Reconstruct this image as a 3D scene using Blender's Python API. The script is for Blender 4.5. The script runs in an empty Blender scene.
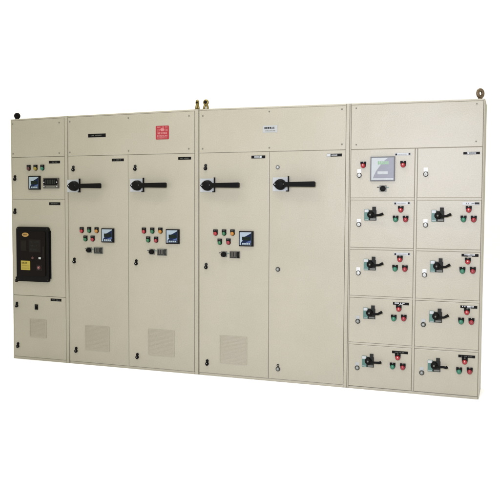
import bpy, bmesh, math, random
from mathutils import Vector, Matrix
random.seed(7)
scene = bpy.context.scene
COL = scene.collection

# ------------------------------------------------------------------ camera
CX, CY, CZ = 4.1356, -5.3026, 1.3431
cam = bpy.data.cameras.new('camera'); camo = bpy.data.objects.new('camera', cam); COL.objects.link(camo)
Rt = Matrix(((0.9406231, -0.0228441, 0.3386831), (0.3394255, 0.0506654, -0.9392675), (0.0042973, 0.9984544, 0.0554109)))
camo.matrix_world = Matrix.Translation((CX, CY, CZ)) @ Rt.to_4x4()
cam.sensor_width = 36; cam.lens = 727.5 / 500 * 36
cam.shift_x = 0; cam.shift_y = -2 / 500
cam.clip_start = 0.05; cam.clip_end = 500
scene.camera = camo

# ------------------------------------------------------------------ materials
def newmat(name):
    m = bpy.data.materials.new(name); m.use_nodes = True
    nt = m.node_tree; b = nt.nodes['Principled BSDF']
    return m, nt, b
def N(nt, t, **kw):
    n = nt.nodes.new(t)
    for k, v in kw.items():
        if k in n.inputs: n.inputs[k].default_value = v
        else: setattr(n, k, v)
    return n
def simple(name, col, rough=0.45, metal=0.0, bump=0.0, bscale=200, var=0.12, coat=0.0):
    m, nt, b = newmat(name)
    if max(col) > .035: col = tuple(c * .66 for c in col)
    else: b.inputs['Specular IOR Level'].default_value = .06
    tc = N(nt, 'ShaderNodeTexCoord'); no = N(nt, 'ShaderNodeTexNoise', Scale=35.0, Detail=4.0)
    nt.links.new(tc.outputs['Object'], no.inputs['Vector'])
    mx = N(nt, 'ShaderNodeMixRGB'); mx.inputs[1].default_value = tuple(c * (1 - var) for c in col) + (1,)
    mx.inputs[2].default_value = tuple(min(1, c * (1 + var)) for c in col) + (1,)
    nt.links.new(no.outputs['Fac'], mx.inputs[0]); nt.links.new(mx.outputs[0], b.inputs['Base Color'])
    b.inputs['Roughness'].default_value = rough; b.inputs['Metallic'].default_value = metal
    b.inputs['Coat Weight'].default_value = coat
    if bump:
        n2 = N(nt, 'ShaderNodeTexNoise', Scale=float(bscale), Detail=2.0)
        nt.links.new(tc.outputs['Object'], n2.inputs['Vector'])
        bp = N(nt, 'ShaderNodeBump', Strength=bump, Distance=0.002)
        nt.links.new(n2.outputs['Fac'], bp.inputs['Height']); nt.links.new(bp.outputs[0], b.inputs['Normal'])
    return m
def paint(name, col, rough=0.42):
    m, nt, b = newmat(name)
    tc = N(nt, 'ShaderNodeTexCoord')
    big = N(nt, 'ShaderNodeTexNoise', Scale=2.2, Detail=5.0, Roughness=0.6)
    fine = N(nt, 'ShaderNodeTexNoise', Scale=110.0, Detail=3.0, Roughness=0.65)
    for n in (big, fine): nt.links.new(tc.outputs['Object'], n.inputs['Vector'])
    r1 = N(nt, 'ShaderNodeValToRGB'); r1.color_ramp.elements[0].position = .3; r1.color_ramp.elements[1].position = .7
    r1.color_ramp.elements[0].color = tuple(c * .95 for c in col) + (1,)
    r1.color_ramp.elements[1].color = (col[0] * 1.04, col[1] * 1.03, col[2] * 1.05, 1)
    nt.links.new(big.outputs['Fac'], r1.inputs[0])
    r2 = N(nt, 'ShaderNodeValToRGB'); r2.color_ramp.elements[0].position = .35; r2.color_ramp.elements[1].position = .65
    r2.color_ramp.elements[0].color = (.945, .945, .94, 1); r2.color_ramp.elements[1].color = (1.035, 1.035, 1.04, 1)
    nt.links.new(fine.outputs['Fac'], r2.inputs[0])
    mul = N(nt, 'ShaderNodeMixRGB', blend_type='MULTIPLY'); mul.inputs[0].default_value = 1
    nt.links.new(r1.outputs[0], mul.inputs[1]); nt.links.new(r2.outputs[0], mul.inputs[2])
    nt.links.new(mul.outputs[0], b.inputs['Base Color'])
    # orange-peel powder coat
    peel = N(nt, 'ShaderNodeTexNoise', Scale=150.0, Detail=3.0, Roughness=0.6)
    nt.links.new(tc.outputs['Object'], peel.inputs['Vector'])
    wav = N(nt, 'ShaderNodeTexNoise', Scale=4.0, Detail=1.0)
    nt.links.new(tc.outputs['Object'], wav.inputs['Vector'])
    b1 = N(nt, 'ShaderNodeBump', Strength=0.75, Distance=0.001); nt.links.new(peel.outputs['Fac'], b1.inputs['Height'])
    b2 = N(nt, 'ShaderNodeBump', Strength=0.35, Distance=0.02); nt.links.new(wav.outputs['Fac'], b2.inputs['Height'])
    nt.links.new(b2.outputs[0], b1.inputs['Normal']); nt.links.new(b1.outputs[0], b.inputs['Normal'])
    rr = N(nt, 'ShaderNodeMapRange'); rr.inputs['To Min'].default_value = rough - .06; rr.inputs['To Max'].default_value = rough + .08
    nt.links.new(big.outputs['Fac'], rr.inputs['Value']); nt.links.new(rr.outputs[0], b.inputs['Roughness'])
    return m
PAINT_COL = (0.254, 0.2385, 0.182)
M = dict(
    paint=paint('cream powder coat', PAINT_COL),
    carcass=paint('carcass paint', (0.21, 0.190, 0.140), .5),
    grille=paint('grille paint', (0.238, 0.220, 0.166), .6),
    black=simple('black plastic', (0.0035, 0.0032, 0.003), .5, bump=.15),
    blackmat=simple('matt black', (0.0035, 0.0032, 0.003), .6),
    smoke=simple('dark smoked cover', (0.004, 0.0025, 0.002), .3),
    innards=simple('breaker face', (0.009, 0.0075, 0.006), .6),
    dgrey=simple('dark grey plastic', (0.017, 0.018, 0.016), .55),
    mgrey=simple('grey plastic', (0.115, 0.12, 0.10), .5),
    brown=simple('brown grey plate', (0.062, 0.052, 0.04), .5),
    lgrey=simple('light grey plate', (0.42, 0.44, 0.44), .4),
    silver=simple('brushed steel', (0.55, 0.56, 0.55), .35, metal=.6),
    screw=simple('zinc screw', (0.17, 0.165, 0.13), .5, metal=.3),
    white=simple('white sticker', (0.68, 0.70, 0.70), .5, var=.05),
    offwhite=simple('off white sticker', (0.46, 0.48, 0.48), .5, var=.05),
    palegrey=simple('pale grey sticker', (0.37, 0.385, 0.375), .5, var=.05),
    bezel=simple('grey bezel', (0.09, 0.095, 0.10), .5),
    ink=simple('black ink', (0.02, 0.02, 0.022), .6),
    teal=simple('teal plastic', (0.05, 0.15, 0.12), .5),
    red=simple('red lens', (0.31, 0.007, 0.015), .3),
    darkred=simple('dark red lens', (0.25, 0.008, 0.018), .35),
    dullred=simple('maroon lens', (0.06, 0.006, 0.004), .4),
    green=simple('green lens', (0.006, 0.11, 0.035), .35),
    tealgreen=simple('teal green lens', (0.014, 0.15, 0.085), .35),
    amber=simple('amber lens', (0.40, 0.16, 0.01), .35),
    yellow=simple('yellow', (0.38, 0.30, 0.02), .45),
    dullyellow=simple('dull yellow lens', (0.27, 0.2, 0.012), .4),
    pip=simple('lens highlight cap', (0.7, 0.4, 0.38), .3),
    signred=simple('sign red', (0.32, 0.006, 0.014), .75),
    signpink=simple('sign lettering', (0.5, 0.17, 0.17), .55),
    gold=simple('gold badge', (0.42, 0.24, 0.06), .35, metal=.4),
    brass=simple('brass', (0.22, 0.17, 0.05), .35, metal=.7, bump=.2),
    bronze=simple('bronze', (0.15, 0.105, 0.06), .4, metal=.6, bump=.3),
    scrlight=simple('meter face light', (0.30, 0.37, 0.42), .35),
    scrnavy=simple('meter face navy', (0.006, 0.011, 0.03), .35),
    scrblue=simple('meter face blue', (0.035, 0.07, 0.20), .35),
    scrgreen=simple('lcd dark green', (0.005, 0.010, 0.006), .35),
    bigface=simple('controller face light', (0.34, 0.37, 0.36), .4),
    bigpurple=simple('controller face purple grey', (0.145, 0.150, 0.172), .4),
    biggreen=simple('controller green lettering', (0.16, 0.32, 0.15), .4),
    floor=simple('white floor', (1.41, 1.415, 1.44), .8, var=.0),
)

# ------------------------------------------------------------------ mesh helpers
ORG = {}
class MB:
    def __init__(self): self.bm = bmesh.new(); self.mats = []
    def mi(self, m):
        if m not in self.mats: self.mats.append(m)
        return self.mats.index(m)
    def _done(self, faces, m, smooth=False):
        i = self.mi(m)
        for f in faces: f.material_index = i; f.smooth = smooth
    def prism(self, pts, y0, y1, m, bev=0.0):
        """polygon in X,Z extruded from y0 (front) to y1 (back)"""
        b = self.bm
        before = set(b.faces)
        a = [b.verts.new((x, y0, z)) for x, z in pts]; c = [b.verts.new((x, y1, z)) for x, z in pts]
        n = len(pts); fs = [b.faces.new(a), b.faces.new(list(reversed(c)))]
        for i in range(n): j = (i + 1) % n; fs.append(b.faces.new((a[j], a[i], c[i], c[j])))
        if bev:
            ed = set(fs[0].edges)
            bmesh.ops.bevel(b, geom=list(ed), offset=bev, segments=2, affect='EDGES', profile=.6)
        new = [f for f in b.faces if f not in before]
        self._done(new, m)
        return self
    def box(self, x0, x1, z0, z1, y0, y1, m, bev=0.0):
        return self.prism([(x0, z0), (x1, z0), (x1, z1), (x0, z1)], y0, y1, m, bev)
    def lathe(self, cx, cz, prof, m, seg=20, rx=1.0, rz=1.0):
        """profile of (radius, y) revolved about the Y axis through cx,cz"""
        b = self.bm; before = set(b.faces); rings = []
        for r, y in prof:
            rings.append([b.verts.new((cx + r * rx * math.cos(2 * math.pi * k / seg), y, cz + r * rz * math.sin(2 * math.pi * k / seg))) for k in range(seg)])
        for A, B in zip(rings, rings[1:]):
            for k in range(seg):
                j = (k + 1) % seg; b.faces.new((A[k], A[j], B[j], B[k]))
        b.faces.new(list(reversed(rings[0]))); b.faces.new(rings[-1])
        new = [f for f in b.faces if f not in before]
        self._done(new, m, True)
        return self
    def torus(self, c, R, r, m, rot=0.0, seg=24, sub=10, sx=1.0):
        b = self.bm; before = set(b.faces); g = []
        for i in range(seg):
            a = 2 * math.pi * i / seg; ring = []
            for j in range(sub):
                t = 2 * math.pi * j / sub
                x = (R + r * math.cos(t)) * math.cos(a) * sx; z = (R + r * math.cos(t)) * math.sin(a); y = r * math.sin(t)
                ring.append(b.verts.new((c[0] + x * math.cos(rot) - y * math.sin(rot), c[1] + x * math.sin(rot) + y * math.cos(rot), c[2] + z)))
            g.append(ring)
        for i in range(seg):
            for j in range(sub):
                b.faces.new((g[i][j], g[(i + 1) % seg][j], g[(i + 1) % seg][(j + 1) % sub], g[i][(j + 1) % sub]))
        self._done([f for f in b.faces if f not in before], m, True)
        return self
    def tube(self, pts, rads, m, seg=10):
        b = self.bm; before = set(b.faces); rings = []
        for i, p in enumerate(pts):
            p = Vector(p); d = (Vector(pts[min(i + 1, len(pts) - 1)]) - Vector(pts[max(i - 1, 0)])).normalized()
            u = d.orthogonal().normalized(); 
            up = Vector((0, -1, 0)); u = (up - d * up.dot(d))
            if u.length < 1e-3: u = d.orthogonal()
            u.normalize(); v = d.cross(u)
            rings.append([b.verts.new(p + (u * math.cos(2 * math.pi * k / seg) + v * math.sin(2 * math.pi * k / seg)) * rads[i]) for k in range(seg)])
        for A, B in zip(rings, rings[1:]):
            for k in range(seg):
                j = (k + 1) % seg; b.faces.new((A[k], A[j], B[j], B[k]))
        b.faces.new(list(reversed(rings[0]))); b.faces.new(rings[-1])
        self._done([f for f in b.faces if f not in before], m, True)
        return self
    def glyphs(self, x0, x1, z0, z1, y, m, n, dens=.8, th=.22, seed=1):
        """rows of tiny scuffed strokes, for lettering too small to read"""
        rnd = random.Random(seed); w = (x1 - x0) / n; h = z1 - z0
        for k in range(n):
            if rnd.random() > dens: continue
            a = x0 + k * w + w * .12; c = x0 + (k + 1) * w - w * .14; t = min(w, h) * th
            kind = rnd.randrange(6)
            segs = []
            if kind != 3: segs.append((a, a + t, z0, z1))
            if kind in (0, 2, 4): segs.append((c - t, c, z0, z1))
            if kind in (0, 1, 5): segs.append((a + t, c - (t if kind == 0 else 0), z1 - t, z1))
            if kind in (1, 2, 4): segs.append((a + t, c - (t if kind != 1 else 0), z0 + h * .4, z0 + h * .4 + t))
            if kind in (3, 1, 5): segs.append((a + (t if kind != 3 else 0), c, z0, z0 + t))
            if kind == 3: segs.append(((a + c) / 2 - t / 2, (a + c) / 2 + t / 2, z0 + t, z1))
            for s in segs: self.box(s[0], s[1], s[2], s[3], y - .0006, y + .0002, m)
        return self
    def build(self, name, parent=None, label=None):
        b = self.bm
        bmesh.ops.recalc_face_normals(b, faces=list(b.faces))
        xs = [v.co.x for v in b.verts]; ys = [v.co.y for v in b.verts]; zs = [v.co.z for v in b.verts]
        o = Vector(((min(xs) + max(xs)) / 2, max(ys), (min(zs) + max(zs)) / 2))
        for v in b.verts: v.co -= o
        me = bpy.data.meshes.new(name); b.to_mesh(me); b.free()
        for m in self.mats: me.materials.append(M[m])
        ob = bpy.data.objects.new(name, me); COL.objects.link(ob)
        ORG[ob.name] = o
        if parent is not None:
            ob.parent = parent; ob.location = o - ORG[parent.name]
        else: ob.location = o
        if label: ob['label'] = label
        return ob
def root(name, loc, label, cat, group=None):
    e = bpy.data.objects.new(name, None); e.empty_display_size = .2; COL.objects.link(e); e.location = loc
    ORG[e.name] = Vector(loc); e['label'] = label; e['category'] = cat
    if group: e['group'] = group
    return e
def par(x, z, d):
    """measured on the door plane -> true place of something standing d proud of it"""
    k = d / -CY
    return x + (CX - x) * k, z + (CZ - z) * k

FRONT = -0.002          # door faces; frame at 0; carcass at .011

# ------------------------------------------------------------------ parts
def screw(parent, x, z, r=.0062):
    MB().lathe(x, z, [(r * .55, FRONT - .0045), (r * .9, FRONT - .003), (r, FRONT + .001)], 'screw', 10).build('screw', parent)
def nameplate(parent, x, z, w=.112, h=.022, style='dark', seed=1, label=None):
    m = MB(); y = FRONT
    if style == 'dark':
        m.box(x - w / 2, x + w / 2, z - h / 2, z + h / 2, y - .0025, y + .001, 'black', .0006)
        m.glyphs(x - w * .33, x + w * .33, z - h * .16, z + h * .16, y - .0026, 'mgrey', 11, .8, .2, seed)
    elif style == 'glare':           # white centre is painted flash glare, ends left black
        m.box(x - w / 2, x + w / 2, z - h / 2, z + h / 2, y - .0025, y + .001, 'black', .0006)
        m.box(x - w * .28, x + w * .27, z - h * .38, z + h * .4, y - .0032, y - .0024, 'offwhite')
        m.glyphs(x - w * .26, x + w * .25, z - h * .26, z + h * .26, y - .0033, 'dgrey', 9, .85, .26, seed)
    elif style == 'pale':           # white strip with thin marks and dark tips
        m.box(x - w / 2, x + w / 2, z - h / 2, z + h / 2, y - .0025, y + .001, 'offwhite', .0006)
        m.box(x - w / 2 + .003, x - w / 2 + .017, z - h * .42, z + h * .3, y - .0032, y - .0024, 'ink')
        m.box(x + w / 2 - .015, x + w / 2 - .002, z - h * .3, z + h * .42, y - .0032, y - .0024, 'ink')
        m.glyphs(x - w * .3, x + w * .3, z - h * .2, z + h * .16, y - .0026, 'mgrey', 9, .9, .2, seed)
    elif style == 'tail':           # black, its left end pale
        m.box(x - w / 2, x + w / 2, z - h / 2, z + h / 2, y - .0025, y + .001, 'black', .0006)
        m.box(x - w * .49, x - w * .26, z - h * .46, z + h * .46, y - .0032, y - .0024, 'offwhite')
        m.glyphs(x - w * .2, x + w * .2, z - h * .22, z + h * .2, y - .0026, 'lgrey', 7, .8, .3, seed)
    elif style == 'right':          # white on the left, black on the right end
        m.box(x - w / 2, x + w / 2, z - h / 2, z + h / 2, y - .0025, y + .001, 'offwhite', .0006)
        m.box(x + w * .22, x + w * .49, z - h * .3, z + h * .44, y - .0032, y - .0024, 'ink')
        m.glyphs(x - w * .3, x + w * .2, z - h * .2, z + h * .2, y - .0026, 'dgrey', 8, .8, .25, seed)
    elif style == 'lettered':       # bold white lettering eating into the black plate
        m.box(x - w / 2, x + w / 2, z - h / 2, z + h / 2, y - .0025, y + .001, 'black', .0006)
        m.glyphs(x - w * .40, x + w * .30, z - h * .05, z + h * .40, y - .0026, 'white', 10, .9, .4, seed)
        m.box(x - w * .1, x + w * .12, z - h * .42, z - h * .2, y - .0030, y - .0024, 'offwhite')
    m.build('nameplate', parent, label)
def latch(parent, x, z, tag='dark', lock='black', dz=.028):
    """quarter-turn lock with its little tag above"""
    x, z = par(x, z, .012)
    m = MB(); y = FRONT
    if lock == 'black':
        m.lathe(x, z, [(.006, y - .016), (.0115, y - .014), (.0125, y - .006), (.015, y - .004), (.015, y + .001)], 'black', 16)
        m.box(x - .0025, x + .012, z - .013, z - .006, y - .021, y - .015, 'black', .001)
        m.box(x - .001, x + .0045, z + .000, z + .004, y - .0168, y - .0155, 'silver')
    else:
        m.lathe(x, z, [(.006, y - .012), (.0135, y - .010), (.0145, y - .004), (.0145, y + .001)], 'silver' if lock == 'metal' else 'mgrey', 18)
        m.torus((x, y - .004, z), .0145, .0036, 'dgrey', 0, 20, 8)
        m.lathe(x, z, [(.0048, y - .0145), (.007, y - .012), (.007, y - .010)], 'white' if lock == 'metal' else 'lgrey', 12)
        m.box(x - .0012, x + .0012, z - .004, z + .004, y - .0153, y - .0143, 'ink')
    m.build('latch', parent)
    if tag:
        t = MB(); zz = z + dz
        if tag in ('white', 'faded'):
            t.box(x - .015, x + .013, zz - .015, zz + .012, y - .0014, y + .001, 'white' if tag == 'white' else 'palegrey', .0004)
            t.glyphs(x - .012, x + .010, zz - .002, zz + .003, y - .0015, 'lgrey', 4, .9, .3, int(x * 1000))
        elif tag == 'ring':
            t.torus((x, y - .003, zz - .004), .008, .0028, 'dgrey', 0, 16, 6)
        else:
            t.lathe(x + .002, zz - .005, [(.006, y - .010), (.0105, y - .008), (.0125, y + .001)], 'black' if tag == 'dark' else 'dgrey', 14)
        t.build('latch_tag' if tag in ('white', 'faded') else 'keyhole_cover', parent)
def lamp(parent, x, z, col, style='cap', label=None):
    """pilot lamp; 'cap' has a black legend block over a coloured lens, 'ears' two black lugs"""
    x, z = par(x, z, .014)
    m = MB(); y = FRONT
    if style == 'cap':
        m.box(x - .019, x + .017, z + .002, z + .026, y - .010, y + .001, 'black', .0025)
        m.lathe(x, z - .006, [(.0175, y - .004), (.0185, y + .001)], 'blackmat', 20)
        m.lathe(x - .001, z - .007, [(.004, y - .0235), (.010, y - .021), (.0145, y - .015), (.0152, y - .003)], col, 20)
        m.glyphs(x - .011, x + .011, z + .014, z + .019, y - .0102, 'mgrey', 3, .9, .3, int(x * 997))
    else:
        m.lathe(x, z, [(.019, y - .003), (.020, y + .001)], 'blackmat' if col != 'red' else 'dgrey', 20)
        m.box(x - .020, x - .003, z + .008, z + .027, y - .012, y + .001, 'black', .002)
        m.box(x + .004, x + .020, z + .008, z + .027, y - .012, y + .001, 'black', .002)
        m.lathe(x, z - .003, [(.005, y - .026), (.0115, y - .023), (.0165, y - .016), (.0172, y - .003)], col, 20)
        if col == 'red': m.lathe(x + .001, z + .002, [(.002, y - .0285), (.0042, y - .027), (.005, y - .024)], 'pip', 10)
    m.build('indicator_lamp', parent, label)
def lever_handle(cab, x, z, label):
    """big rotary isolator with a long black bar and square plate"""
    y = FRONT
    pc = x + .008
    m = MB()
    m.prism([(x - .056, z - .052), (x + .066, z - .052), (x + .066, z + .054), (x - .056, z + .054)], y - .004, y + .001, 'lgrey', .001)
    m.box(x + .0665, x + .0735, z - .054, z + .062, y - .018, y + .001, 'black', .001)  # black strip stands in for the shadow along the plate's right edge
    m.box(x + .0505, x + .0665, z - .054, z - .046, y - .010, y - .0042, 'dgrey', .001)
    base = m.build('rotary_handle', cab, label)
    hx, hz = par(x, z, .03)
    h = MB()
    h.lathe(hx, hz, [(.020, y - .050), (.034, y - .046), (.040, y - .036), (.042, y - .0045)], 'black', 28)
    h.prism([(hx - .053, hz), (hx - .030, hz - .026), (hx + .038, hz - .022), (hx + .060, hz - .008), (hx + .060, hz + .008), (hx + .038, hz + .022), (hx - .030, hz + .026)], y - .044, y - .010, 'black', .004)
    h.lathe(hx - .035, hz + .002, [(.004, y - .047), (.0055, y - .0445)], 'lgrey', 10)
    h.lathe(hx + .032, hz + .002, [(.0035, y - .0495), (.005, y - .044)], 'mgrey', 10)
    h.build('hub', base)
    g = MB()
    g.prism([(hx + .040, hz - .017), (hx + .273, hz - .021), (hx + .280, hz - .016), (hx + .280, hz + .016), (hx + .273, hz + .021), (hx + .040, hz + .017)], y - .064, y - .040, 'black', .004)
    g.box(hx + .06, hx + .255, hz - .003, hz + .003, y - .0655, y - .0638, 'blackmat', .0008)
    g.build('lever', base)
def meter(cab, x, z, s, label):
    y = FRONT; h = s / 2
    m = MB(); m.box(x - h, x + h, z - h, z + h, y - .016, y + .001, 'black', .004)
    b = m.build('power_meter', cab, label)
    k = MB(); u = s / 100; f = y - .0165
    X = lambda a: x + a * u; Z = lambda a: z + a * u
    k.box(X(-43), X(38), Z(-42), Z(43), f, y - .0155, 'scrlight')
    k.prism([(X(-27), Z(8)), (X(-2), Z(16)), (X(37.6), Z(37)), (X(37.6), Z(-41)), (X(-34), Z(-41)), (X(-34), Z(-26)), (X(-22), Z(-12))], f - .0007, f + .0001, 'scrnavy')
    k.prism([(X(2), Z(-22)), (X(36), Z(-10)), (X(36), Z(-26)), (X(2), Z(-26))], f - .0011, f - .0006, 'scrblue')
    k.box(X(-26), X(30), Z(-10), Z(13), f - .0014, f - .0006, 'scrgreen')
    for i in range(4): k.box(X(-26 + i * 15), X(-14 + i * 15), Z(-38), Z(-28), f - .0025, f - .0006, 'scrlight', .0008)
    k.glyphs(X(-18), X(18), Z(-6), Z(-1), f - .0015, 'dgrey', 6, .9, .25, int(x * 100)); k.glyphs(X(-18), X(18), Z(4), Z(9), f - .0015, 'dgrey', 6, .9, .25, int(x * 100) + 3)
    k.build('screen', b)
def selector(parent, x, z, label=None):
    xx, zz = par(x, z, .015); y = FRONT
    m = MB()
    m.box(xx - .024, xx + .026, zz - .022, zz + .024, y - .004, y + .001, 'mgrey', .002)
    m.lathe(xx, zz, [(.016, y - .020), (.0195, y - .017), (.021, y - .0045)], 'black', 20)
    m.prism([(xx - .020, zz - .001), (xx - .014, zz - .012), (xx + .018, zz - .010), (xx + .021, zz + .009), (xx - .012, zz + .013)], y - .029, y - .0195, 'black', .002)
    m.box(xx - .044, xx - .0245, zz + .008, zz + .013, y - .002, y + .001, 'ink')
    m.box(xx + .0265, xx + .043, zz + .006, zz + .011, y - .002, y + .001, 'teal')
    m.build('selector_switch', parent, label)
def terminal(parent, x, z, dark=False):
    y = FRONT; m = MB()
    m.box(x - .042, x + .042, z - .027, z + .027, y - .010, y + .001, 'mgrey' if not dark else 'brown', .002)
    for i in range(5):
        m.box(x - .036 + i * .0115, x - .028 + i * .0115, z - .014, z + .020, y - .0130, y - .0098, 'brown' if i % 2 else 'dgrey', .0008)
    m.prism([(x + .022, z - .024), (x + .041, z - .024), (x + .034, z), (x + .041, z + .024), (x + .022, z + .024)], y - .014, y - .0098, 'black' if dark else 'dgrey', .001)
    m.box(x - .038, x + .018, z - .023, z - .017, y - .0112, y - .0098, 'dgrey')
    m.build('terminal_block', parent)
def vent(parent, x0, x1, z0, z1):
    y = FRONT; m = MB(); t = .007
    m.box(x0, x1, z1 - t, z1, y - .0035, y + .001, 'grille', .001); m.box(x0, x1, z0, z0 + t, y - .0035, y + .001, 'grille', .001)
    m.box(x0, x0 + t, z0 + t, z1 - t, y - .0035, y + .001, 'grille', .001); m.box(x1 - t, x1, z0 + t, z1 - t, y - .0035, y + .001, 'grille', .001)
    n = int((z1 - z0 - 2 * t) / .0105)
    p = (z1 - z0 - 2 * t) / n
    for i in range(n):
        a = z0 + t + i * p
        m.bm.verts.ensure_lookup_table()
        b = m.bm; before = set(b.faces)
        v = [b.verts.new(c) for c in ((x0 + t, y - .0028, a + .0004), (x1 - t, y - .0028, a + .0004), (x1 - t, y - .0008, a + p - .0004), (x0 + t, y - .0008, a + p - .0004),
                                      (x0 + t, y + .0008, a + .0004), (x1 - t, y + .0008, a + .0004), (x1 - t, y + .0009, a + p - .0004), (x0 + t, y + .0009, a + p - .0004))]
        for q in ((0, 1, 2, 3), (4, 7, 6, 5), (0, 4, 5, 1), (3, 2, 6, 7), (0, 3, 7, 4), (1, 5, 6, 2)): b.faces.new([v[i2] for i2 in q])
        m._done([f for f in b.faces if f not in before], 'grille')
    m.build('vent_grille', parent)
def door(cab, x0, x1, z0, z1, name='door', label=None, top=None):
    g = .0012
    zt0, zt1 = top if top else (z1, z1)
    return MB().prism([(x0 + g, z0 + g), (x1 - g, z0 + g), (x1 - g, zt1 - g), (x0 + g, zt0 - g)], FRONT, .0070, 'paint', .0036).build(name, cab, label)
def body(cab, x0, x1, zl, zr, rails):
    """carcass box plus a frame of posts and rails whose faces lie level with the doors"""
    D = .36
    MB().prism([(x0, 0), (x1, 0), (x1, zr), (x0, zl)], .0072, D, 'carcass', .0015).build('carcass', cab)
    m = MB()
    for r in rails: m.prism(r, 0.0, .0070, 'paint', .0026)
    m.build('frame', cab)
def rect(a, b, c, d): return [(a, c), (b, c), (b, d), (a, d)]
def lifting_eye(cab, x, z, kind, label):
    m = MB(); y = .035
    if kind == 'ring':                                   # thick ring on a collar
        m.lathe(0, 0, [(.001, 0), (.001, .001)], 'bronze', 6) if False else None
        m.torus((x, y, z + .042), .0240, .0120, 'bronze', .85, 26, 12)
        m.tube([(x, y, z - .002), (x, y, z + .006), (x, y, z + .018)], [.018, .016, .009], 'bronze', 14)
    elif kind == 'black':
        m.torus((x, y, z + .036), .0140, .0140, 'black', .35, 24, 12)
        m.tube([(x, y, z - .002), (x, y, z + .010), (x, y, z + .022)], [.021, .019, .011], 'black', 14)
    else:
        sx = .62 if kind == 'slim' else 1.0
        m.torus((x, y, z + .056), .0135, .0105, 'brass', 0, 24, 10, sx=sx)
        for s in (-1, 1):
            m.tube([(x + s * .016 * sx, y, z - .002), (x + s * .014 * sx, y, z + .020), (x + s * .006 * sx, y, z + .042), (x + s * .002, y, z + .050)], [.0095, .0095, .0095, .008], 'brass', 10)
        m.box(x - .026 * sx, x + .026 * sx, z - .002, z + .006, y - .014, y + .014, 'brass', .001)
        m.tube([(x, y - .0115, z + .057), (x, y + .0115, z + .057)], [.0125 * sx, .0125 * sx], 'blackmat', 14)
    m.build('lifting_eye', cab, label)

GROUP = 'electrical cabinets bolted side by side in one row'
SEAM = 1.771
# =========================================================== cabinet A : air breaker cubicle
A0, A1 = 0.0, 0.5775
A = root('breaker_cabinet', (A0, 0, 0), 'narrow cream cabinet with a large black circuit breaker in its middle door', 'electrical cabinet', GROUP)
zl, zr = 2.101, 2.109
px = .547
body(A, A0, A1, zl, zr, [rect(A0, A0 + .011, 0, zl), rect(px + .0010, A1 - .002, 0, zr), rect(A0 + .0125, px, 0, .022), [(A0 + .0125, zl - .012), (px, zr - .014), (px, zr), (A0 + .0125, zl)]])
cov = door(A, A0 + .011, px, SEAM, 0, 'cover_panel', top=(zl - .012, zr - .014))
for x, z in ((.4985, 2.057), (.4965, 1.80), (.024, 2.061), (.024, 1.803)): screw(cov, x, z)
d1 = door(A, A0 + .011, px, 1.408, SEAM, label='small upper door with meter and three pilot lamps')
d2 = door(A, A0 + .011, px, .567, 1.408, label='door around the black circuit breaker')
d3 = door(A, A0 + .011, px, .022, .567, label='lower door with small vent grille')
nameplate(d1, .448, 1.7235, seed=2); nameplate(d2, .446, 1.3695, .112, .024, seed=3); nameplate(d3, .449, .541, .108, .022, seed=4)
for x, c, l in ((.178, 'dullred', 'dull red pilot lamp'), (.248, 'dullyellow', 'yellow pilot lamp'), (.318, 'tealgreen', 'teal green pilot lamp')): lamp(d1, x, 1.678, c, label=l)
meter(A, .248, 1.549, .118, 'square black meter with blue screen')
tb = MB(); y = FRONT
tb.box(.336, .494, 1.501, 1.589, y - .012, y + .001, 'brown', .002)
tb.prism([(.356, 1.528), (.474, 1.528), (.488, 1.545), (.488, 1.56), (.474, 1.584), (.356, 1.584), (.342, 1.56), (.342, 1.545)], y - .018, y - .0118, 'blackmat', .002)
for i in range(6): tb.box(.366 + i * .017, .377 + i * .017, 1.536, 1.574, y - .0205, y - .0178, 'dgrey', .001)
for sx_ in (.350, .480):
    for sz_ in (1.516, 1.552): tb.lathe(sx_, sz_, [(.004, y - .0215), (.0062, y - .018), (.0062, y - .0115)], 'lgrey', 10)
tb.box(.368, .462, 1.507, 1.519, y - .0135, y - .0118, 'mgrey', .001)
tb.build('terminal_block', d1)
latch(d1, .031, 1.583, 'dark', 'black'); latch(d2, .027, 1.293, 'dark', 'black'); latch(d2, .037, .695, 'dark', 'black')
latch(d3, .033, .470, 'dark', 'black'); latch(d3, .039, .110, 'dark', 'black')
vent(d3, .176, .348, .204, .362)
kb = MB(); kb.box(.232, .264, .447, .493, y - .006, y + .001, 'black', .002); kb.lathe(.248, .461, [(.007, y - .017), (.010, y - .014), (.011, y - .0058)], 'black', 14)
kb.lathe(.248, .482, [(.006, y - .009), (.0075, y - .0058)], 'dgrey', 12); kb.build('push_button', d3)
# circuit breaker with its cover frame
bx0, bx1, bz0, bz1 = .060, .394, .693, 1.168
b = MB()
def rr(x0, x1, z0, z1, r, n=5):
    P = []
    for cx, cz, a0 in ((x1 - r, z0 + r, -90), (x1 - r, z1 - r, 0), (x0 + r, z1 - r, 90), (x0 + r, z0 + r, 180)):
        for i in range(n + 1):
            a = math.radians(a0 + 90 * i / n); P.append((cx + r * math.cos(a), cz + r * math.sin(a)))
    return P
b.prism(rr(bx0, bx1, bz0, bz1, .02), y - .020, y + .001, 'black', .005)
b.box(bx1 - .001, bx1 + .011, bz0 + .03, bz1 - .03, y - .008, y + .001, 'black', .002)
for q in (0, 1):
    for p_ in (0, 1): b.lathe(bx0 + .016 + p_ * (bx1 - bx0 - .032), bz0 + .016 + q * (bz1 - bz0 - .032), [(.004, y - .0225), (.006, y - .0198)], 'dgrey', 10)
BR = b.build('circuit_breaker', A, 'large black circuit breaker in a rounded frame')
f = MB(); f.prism(rr(bx0 + .032, bx1 - .032, bz0 + .05, bz1 - .036, .012), y - .026, y - .0195, 'smoke', .003)
f.box(.196, .318, .95, 1.06, y - .0285, y - .0255, 'innards', .001)
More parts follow.
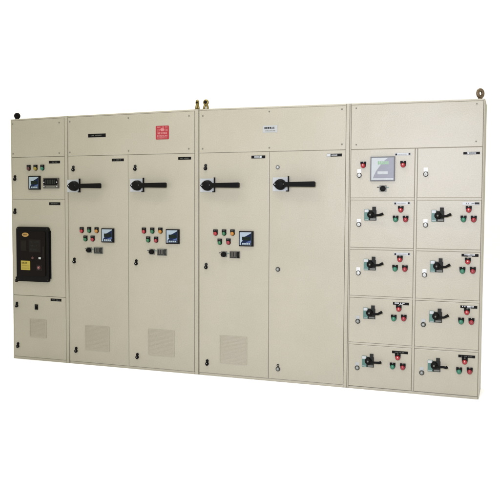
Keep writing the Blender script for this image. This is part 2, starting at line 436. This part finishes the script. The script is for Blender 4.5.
f.glyphs(.21, .30, 1.03, 1.045, y - .0286, 'dgrey', 7, .9, .16, 5); f.glyphs(.21, .28, 1.00, 1.013, y - .0286, 'dgrey', 6, .9, .2, 6); f.glyphs(.21, .30, .965, .98, y - .0286, 'dgrey', 7, .9, .2, 8)
f.box(.335, .352, .90, 1.0, y - .029, y - .0255, 'innards', .001)
f.box(.11, .17, .96, 1.05, y - .0275, y - .0255, 'innards', .001)
f.build('breaker_cover', BR)
g = MB(); g.lathe(.160, 1.100, [(.6, y - .030), (.9, y - .0295), (1.0, y - .0258)], 'gold', 28, rx=.036, rz=.019)
g.glyphs(.142, .178, 1.095, 1.105, y - .0302, 'innards', 5, 1, .2, 9); g.build('badge', BR, 'oval gold badge')
g = MB(); g.box(.112, .207, .793, .874, y - .0275, y - .0255, 'yellow', .0006)
g.glyphs(.120, .176, .848, .862, y - .0276, 'innards', 7, 1, .2, 12); g.glyphs(.120, .200, .826, .834, y - .0276, 'dullyellow', 9, 1, .3, 13); g.glyphs(.120, .198, .806, .814, y - .0276, 'dullyellow', 9, 1, .3, 14)
g.build('warning_label', BR, 'yellow warning label')
g = MB(); g.lathe(.234, .900, [(.006, y - .034), (.011, y - .031), (.012, y - .0255)], 'dullred', 14); g.build('push_button', BR, 'dim red button')
g = MB(); g.box(.296, .318, .891, .908, y - .031, y - .0255, 'offwhite', .002); g.build('push_button', BR, 'small white button')
g = MB(); g.box(.270, .330, .790, .845, y - .028, y - .0255, 'innards', .002); g.lathe(.299, .818, [(.011, y - .038), (.017, y - .035), (.019, y - .0275)], 'dullred', 18)
g.lathe(.299, .818, [(.004, y - .0395), (.0065, y - .0378)], 'signpink', 10); g.build('push_button', BR, 'larger dark red button')
lifting_eye(A, .044, 2.098, 'black', 'black lifting eye')

# =========================================================== cabinets B and C : two tall doors each
def tall_cabinet(name, x0, x1, xs, zl, zr, label, post=.034):
    c = root(name, (x0, 0, 0), label, 'electrical cabinet', GROUP)
    p = x1 - post
    body(c, x0, x1, zl, zr, [rect(x0 + .0022, x0 + .007, 0, zl), rect(p + .0010, x1 - .0022, 0, zr), rect(x0 + .0085, p, 0, .020),
                             [(x0 + .0085, zl - .012), (p, zr - .014), (p, zr), (x0 + .0085, zl)]])
    cv = door(c, x0 + .007, p, SEAM, 0, 'cover_panel', top=(zl - .012, zr - .014))
    return c, cv, p
B0, B1, BS = .5775, 1.788, 1.157
B, covB, pB = tall_cabinet('switchgear_cabinet', B0, B1, BS, 2.109, 2.1165, 'tall two-door cream cabinet with a red danger sign on its top panel')
for x, z in ((.604, 2.060), (.602, 1.803), (1.163, 2.071), (1.163, 1.803), (1.706, 2.067), (1.704, 1.808)): screw(covB, x, z)
nameplate(covB, .866, 1.937, .168, .029, seed=21, label='wide black nameplate')
s = MB(); x0, x1, z0, z1 = 1.413, 1.530, 1.888, 1.997; y = FRONT
s.prism(rr(x0, x1, z0, z1, .007), y - .0022, y + .001, 'signred', .0005)
s.glyphs(x0 + .012, x1 - .012, z1 - .016, z1 - .007, y - .0023, 'signpink', 9, .95, .3, 31)
s.prism([(x0 + .047, z1 - .044), (x0 + .070, z1 - .044), (x0 + .076, z1 - .030), (x0 + .070, z1 - .020), (x0 + .047, z1 - .020), (x0 + .041, z1 - .030)], y - .0029, y - .0021, 'signpink')
s.glyphs(x0 + .010, x0 + .038, z1 - .044, z1 - .026, y - .0023, 'signpink', 3, 1, .25, 32); s.glyphs(x1 - .038, x1 - .010, z1 - .044, z1 - .026, y - .0023, 'signpink', 3, 1, .25, 33)
s.glyphs(x0 + .015, x1 - .015, z1 - .068, z1 - .052, y - .0023, 'signpink', 6, 1, .28, 34)
s.glyphs(x0 + .012, x1 - .012, z0 + .022, z0 + .035, y - .0023, 'signpink', 8, 1, .28, 35); s.glyphs(x0 + .014, x1 - .014, z0 + .008, z0 + .016, y - .0023, 'signpink', 10, 1, .28, 36)
s.build('danger_sign', covB, 'red square danger sign with pale writing')
lifting_eye(B, 1.762, 2.116, 'slim', 'slim brass lifting eye')
def control_door(cab, x0, x1, o, lever, lam, mt, sel, term, lt, vt, npos, nstyle, tags, dark, seed):
    d = door(cab, x0, x1, .020, SEAM)
    lever_handle(cab, lever[0], lever[1], 'black long-lever rotary handle')
    for x, z, c, l in zip(lam[0], lam[1], ('red', 'green', 'amber', 'green', 'darkred'), ('red pilot lamp', 'green pilot lamp', 'amber pilot lamp', 'lower green pilot lamp', 'lower dark red pilot lamp')): lamp(d, x, z, c, label=l)
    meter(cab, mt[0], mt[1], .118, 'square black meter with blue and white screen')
    selector(d, *sel); terminal(d, term[0], term[1], dark)
    for (x, z), t in zip(lt, tags): latch(d, x, z, t, 'black')
    if vt: vent(d, *vt)
    nameplate(d, npos[0], npos[1], .112, .022, nstyle, seed)
    return d
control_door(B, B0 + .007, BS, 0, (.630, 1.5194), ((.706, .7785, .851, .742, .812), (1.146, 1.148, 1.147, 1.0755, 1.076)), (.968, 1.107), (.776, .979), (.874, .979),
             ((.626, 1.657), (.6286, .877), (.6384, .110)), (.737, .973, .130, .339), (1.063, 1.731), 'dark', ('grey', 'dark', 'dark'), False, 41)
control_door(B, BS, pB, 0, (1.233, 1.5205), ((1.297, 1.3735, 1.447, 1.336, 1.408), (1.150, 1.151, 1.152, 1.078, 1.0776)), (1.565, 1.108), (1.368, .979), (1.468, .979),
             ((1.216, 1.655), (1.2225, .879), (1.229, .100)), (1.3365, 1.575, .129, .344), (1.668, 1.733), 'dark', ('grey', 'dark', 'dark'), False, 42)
C0, C1, CS = 1.788, 2.997, 2.379
C, covC, pC = tall_cabinet('switchgear_cabinet', C0, C1, CS, 2.1165, 2.107, 'tall two-door cream cabinet with a white sticker on its top panel and one bare door', .0275)
for x, z in ((1.825, 2.062), (1.824, 1.805), (2.376, 2.074), (2.377, 1.800), (2.938, 2.068), (2.940, 1.812)): screw(covC, x, z)
s = MB(); s.prism([(2.324, 1.915), (2.440, 1.915), (2.442, 1.969), (2.326, 1.968)], y - .0012, y + .001, 'palegrey')
s.glyphs(2.336, 2.420, 1.943, 1.957, y - .0014, 'ink', 6, 1, .42, 51); s.glyphs(2.336, 2.425, 1.924, 1.932, y - .0014, 'mgrey', 10, .9, .2, 52)
s.build('sticker', covC, 'white sticker with dark lettering')
lifting_eye(C, 1.836, 2.1155, 'full', 'brass lifting eye')
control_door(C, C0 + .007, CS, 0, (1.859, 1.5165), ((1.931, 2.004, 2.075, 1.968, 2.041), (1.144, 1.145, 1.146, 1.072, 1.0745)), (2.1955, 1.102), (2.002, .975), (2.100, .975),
             ((1.8433, 1.651), (1.8484, .868), (1.8587, .094)), (1.973, 2.203, .112, .331), (2.289, 1.7315), 'glare', ('grey', 'grey', 'dark'), True, 43)
dC = door(C, CS, pC, .020, SEAM, label='plain tall door with a lever handle only')
lever_handle(C, 2.464, 1.520, 'black long-lever rotary handle')
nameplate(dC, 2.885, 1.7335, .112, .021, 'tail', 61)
tg = MB(); tg.torus((2.446, y - .003, 1.651), .0125, .0032, 'mgrey', 0, 20, 8); tg.lathe(2.446, 1.651, [(.007, y - .006), (.0095, y - .004), (.010, y + .001)], 'lgrey', 14); tg.build('latch', dC, 'small round lock with grey ring')
latch(dC, 2.449, .871, None, 'steel'); latch(dC, 2.4545, .098, 'ring', 'steel', .032)

# =========================================================== cabinet D : feeder modules
D0, D1 = 2.997, 3.939
Dc = root('feeder_cabinet', (D0, 0, 0), 'cream cabinet at the right end with ten small square doors in two columns', 'electrical cabinet', GROUP)
zl, zr = 2.107, 2.099
cl, cm0, cm1, cr = D0 + .011, 3.4715, 3.4895, 3.931
rowz = [SEAM, 1.4097, 1.0468, .6905, .3415, .020]; hg = .0075
rails = [rect(D0 + .0022, cl - .0015, 0, zl), rect(cr + .0015, D1, 0, zr), rect(cl, cr, 0, .018), [(cl, zl - .012), (cr, zr - .012), (cr, zr), (cl, zl)],
         rect(cm0 + .0015, cm1 - .0015, .020, SEAM - .002)]
for k in range(1, 5):
    rails.append(rect(cl, cm0, rowz[k] - hg, rowz[k] + hg)); rails.append(rect(cm1, cr, rowz[k] - hg, rowz[k] + hg))
body(Dc, D0, D1, zl, zr, rails)
cov = door(Dc, cl, cr, SEAM, 0, 'cover_panel', top=(zl - .012, zr - .012))
for x, z in ((3.044, 2.071), (3.047, 1.806), (3.885, 2.066), (3.885, 1.808)): screw(cov, x, z, .0052)
lifting_eye(Dc, 3.905, 2.099, 'ring', 'large bronze lifting ring')
ord_ = ('topmost', 'second', 'third', 'fourth', 'lowest')
DD = {}
for k in range(5):
    zt = rowz[k] - (hg if k else 0); zb = rowz[k + 1] + (hg if k < 4 else 0)
    DD['L', k] = door(Dc, cl, cm0, zb, zt, label='%s small door of the left column' % ord_[k])
    DD['R', k] = door(Dc, cm1, cr, zb, zt, label='%s small door of the right column' % ord_[k])
# top row: controller on the left, blank door on the right
d = DD['L', 0]
m = MB(); mx, mz, h = 3.2427, 1.627, .0885
m.box(mx - h, mx + h, mz - h, mz + h, y - .012, y + .001, 'bezel', .003); ctl = m.build('controller', Dc, 'large square controller with light face')
k = MB(); fy = y - .0125; u = h / 50
X = lambda a: mx + a * u; Z = lambda a: mz + a * u
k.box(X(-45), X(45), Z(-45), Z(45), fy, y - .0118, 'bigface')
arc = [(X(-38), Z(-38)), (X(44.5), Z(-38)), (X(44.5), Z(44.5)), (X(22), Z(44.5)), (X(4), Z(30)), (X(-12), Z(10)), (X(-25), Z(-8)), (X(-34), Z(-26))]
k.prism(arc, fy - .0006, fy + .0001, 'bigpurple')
k.glyphs(X(-20), X(26), Z(18), Z(31), fy - .0007, 'biggreen', 6, 1, .4, 71); k.box(X(-16), X(22), Z(20), Z(22), fy - .0016, fy - .0008, 'biggreen')
k.box(X(-20), X(22), Z(-22), Z(-10), fy - .0014, fy - .0005, 'bigface', .0005); k.glyphs(X(-17), X(19), Z(-19), Z(-13), fy - .0015, 'lgrey', 9, 1, .25, 72)
k.glyphs(X(-36), X(34), Z(-43), Z(-40), fy - .0002, 'lgrey', 16, .8, .3, 73); k.build('screen', ctl)
lamp(d, 3.0984, 1.655, 'red', 'ears', 'red lamp left of the controller'); lamp(d, 3.387, 1.655, 'red', 'ears', 'red lamp right of the controller')
nameplate(d, 3.3845, 1.730, .112, .018, 'pale', 81)
selector(d, 3.2436, 1.485); latch(d, 3.070, 1.583, 'white', 'metal', .033)
d = DD['R', 0]
nameplate(d, 3.857, 1.7275, .110, .017, 'glare', 82); latch(d, 3.547, 1.586, 'white', 'metal', .034)
def feeder_handle(x0, z0, end, label):
    """teal plate, dark square collar, small crank lever"""
    x1, z1 = x0 + .088, z0 + .082
    m = MB(); m.box(x0, x0 + .034, z0, z1, y - .006, y + .001, 'teal', .0015)
    m.box(x0 + .002, x0 + .031, z1 - .022, z1 - .002, y - .0075, y - .0055, 'offwhite', .0008)
    m.box(x0 + .0345, x1, z0, z1 - .006, y - .006, y + .001, 'dgrey', .0015)
    m.box(x0 + .058, x0 + .084, z1 - .0055, z1 + .018, y - .009, y + .001, 'dgrey', .0015)
    m.box(x0 + .044, x1 - .004, z0 + .004, z0 + .016, y - .0078, y - .0058, 'mgrey', .0008)
    m.glyphs(x0 + .004, x0 + .030, z0 + .004, z0 + .010, y - .0062, 'lgrey', 4, 1, .3, 5)
    p = m.build('feeder_handle', Dc, label)
    hx, hz = par(x0 + .044, z0 + .042, .02)
    c = MB(); c.lathe(hx, hz, [(.012, y - .030), (.022, y - .027), (.025, y - .018), (.026, y - .0062)], 'black', 22)
    c.lathe(hx, hz, [(.004, y - .0325), (.0075, y - .0298)], 'mgrey', 12)
    c.build('hub', p)
    ex, ez = par(end[0], end[1], .035)
    l = MB(); l.tube([(hx + .010, y - .026, hz - .002), (hx + .035, y - .031, hz - .004), (ex - .030, y - .034, hz - .002), (ex - .010, y - .036, ez - .006), (ex, y - .037, ez)],
                     [.009, .0085, .0085, .010, .0105], 'black', 12)
    l.build('lever', p)
feed = {('L', 1): (3.1139, 1.2532, (3.249, 1.304), (3.3751, 1.332), (3.3391, 1.263), (3.4104, 1.263), (3.0714, 1.2234), (3.384, 1.379), 'pale'),
        ('R', 1): (3.593, 1.2500, (3.7266, 1.304), (3.8448, 1.334), (3.8113, 1.267), (3.8797, 1.2665), (3.5517, 1.2248), (3.860, 1.378), 'right'),
        ('L', 2): (3.115, .8886, (3.254, .943), (3.3743, .974), (3.3409, .905), (3.4111, .905), (3.0722, .865), (3.390, 1.013), 'pale'),
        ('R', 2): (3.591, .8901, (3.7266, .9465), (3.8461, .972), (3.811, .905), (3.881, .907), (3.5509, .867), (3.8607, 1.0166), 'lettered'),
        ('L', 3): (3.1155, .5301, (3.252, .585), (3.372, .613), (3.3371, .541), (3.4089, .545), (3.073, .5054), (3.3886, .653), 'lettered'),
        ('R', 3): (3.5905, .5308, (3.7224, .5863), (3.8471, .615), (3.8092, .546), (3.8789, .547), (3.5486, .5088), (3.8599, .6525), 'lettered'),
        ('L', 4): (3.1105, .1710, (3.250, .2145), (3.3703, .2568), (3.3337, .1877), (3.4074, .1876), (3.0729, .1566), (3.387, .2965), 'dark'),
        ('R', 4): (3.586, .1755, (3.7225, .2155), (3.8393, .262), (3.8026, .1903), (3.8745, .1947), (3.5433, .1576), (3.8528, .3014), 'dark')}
for i, ((c_, k_), v) in enumerate(feed.items()):
    d = DD[c_, k_]
    feeder_handle(v[0], v[1], v[2], 'teal and dark rotary handle of the %s %s door' % (ord_[k_], 'left' if c_ == 'L' else 'right'))
    lamp(d, v[3][0], v[3][1], 'red', 'ears', 'bright red upper lamp'); lamp(d, v[4][0], v[4][1], 'tealgreen', 'ears', 'green lamp'); lamp(d, v[5][0], v[5][1], 'darkred', 'ears', 'dark red lamp')
    latch(d, v[6][0], v[6][1], 'white' if k_ < 3 else 'faded', 'metal' if k_ < 3 else 'steel', .029)
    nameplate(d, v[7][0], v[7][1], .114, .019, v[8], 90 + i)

# ------------------------------------------------------------------ floor
fl = MB(); fl.box(-60, 60, -.02, 0.0, -60, 60, 'floor'); fo = fl.build('floor'); fo['kind'] = 'structure'

# ------------------------------------------------------------------ light
w = bpy.data.worlds.new('World'); scene.world = w; w.use_nodes = True
bg = w.node_tree.nodes['Background']; bg.inputs[0].default_value = (1.0, 0.98, 0.87, 1); bg.inputs[1].default_value = 1.2
def area(name, loc, target, sx, sy, power, col=(1, 1, 1), spread=math.pi):
    l = bpy.data.lights.new(name, 'AREA'); l.shape = 'RECTANGLE'; l.size = sx; l.size_y = sy; l.energy = power; l.color = col; l.spread = spread
    o = bpy.data.objects.new(name, l); COL.objects.link(o); o.location = loc
    o.rotation_euler = (Vector(target) - Vector(loc)).to_track_quat('-Z', 'Y').to_euler(); return o
area('floor_fill', (2.2, 2.0, 9), (2.2, 2.0, 0), 26, 20, 860, (1, 1, 1), math.radians(28))  # added lamp out of view, only there to light the floor to white
area('top_fill', (2.0, -1.3, 3.9), (2.0, -.2, 1.2), 2.6, .5, 40, (1, .98, .93))  # added fill, brightens the upper fronts of the middle cabinets
def spot(name, loc, target, power, size, blend, rad, col):
    l = bpy.data.lights.new(name, 'SPOT'); l.energy = power; l.spot_size = math.radians(size); l.spot_blend = blend; l.shadow_soft_size = rad; l.color = col
    o = bpy.data.objects.new(name, l); COL.objects.link(o); o.location = loc
    o.rotation_euler = (Vector(target) - Vector(loc)).to_track_quat('-Z', 'Y').to_euler(); return o
spot('flash_lamp', (3.35, -4.75, 1.95), (2.95, 0, 1.2), 700, 68, 1.0, .16, (.93, .935, 1.16))
scene.view_settings.view_transform = 'Standard'; scene.view_settings.look = 'None'
scene.view_settings.exposure = 0; scene.view_settings.gamma = 1
scene.render.engine = 'CYCLES'
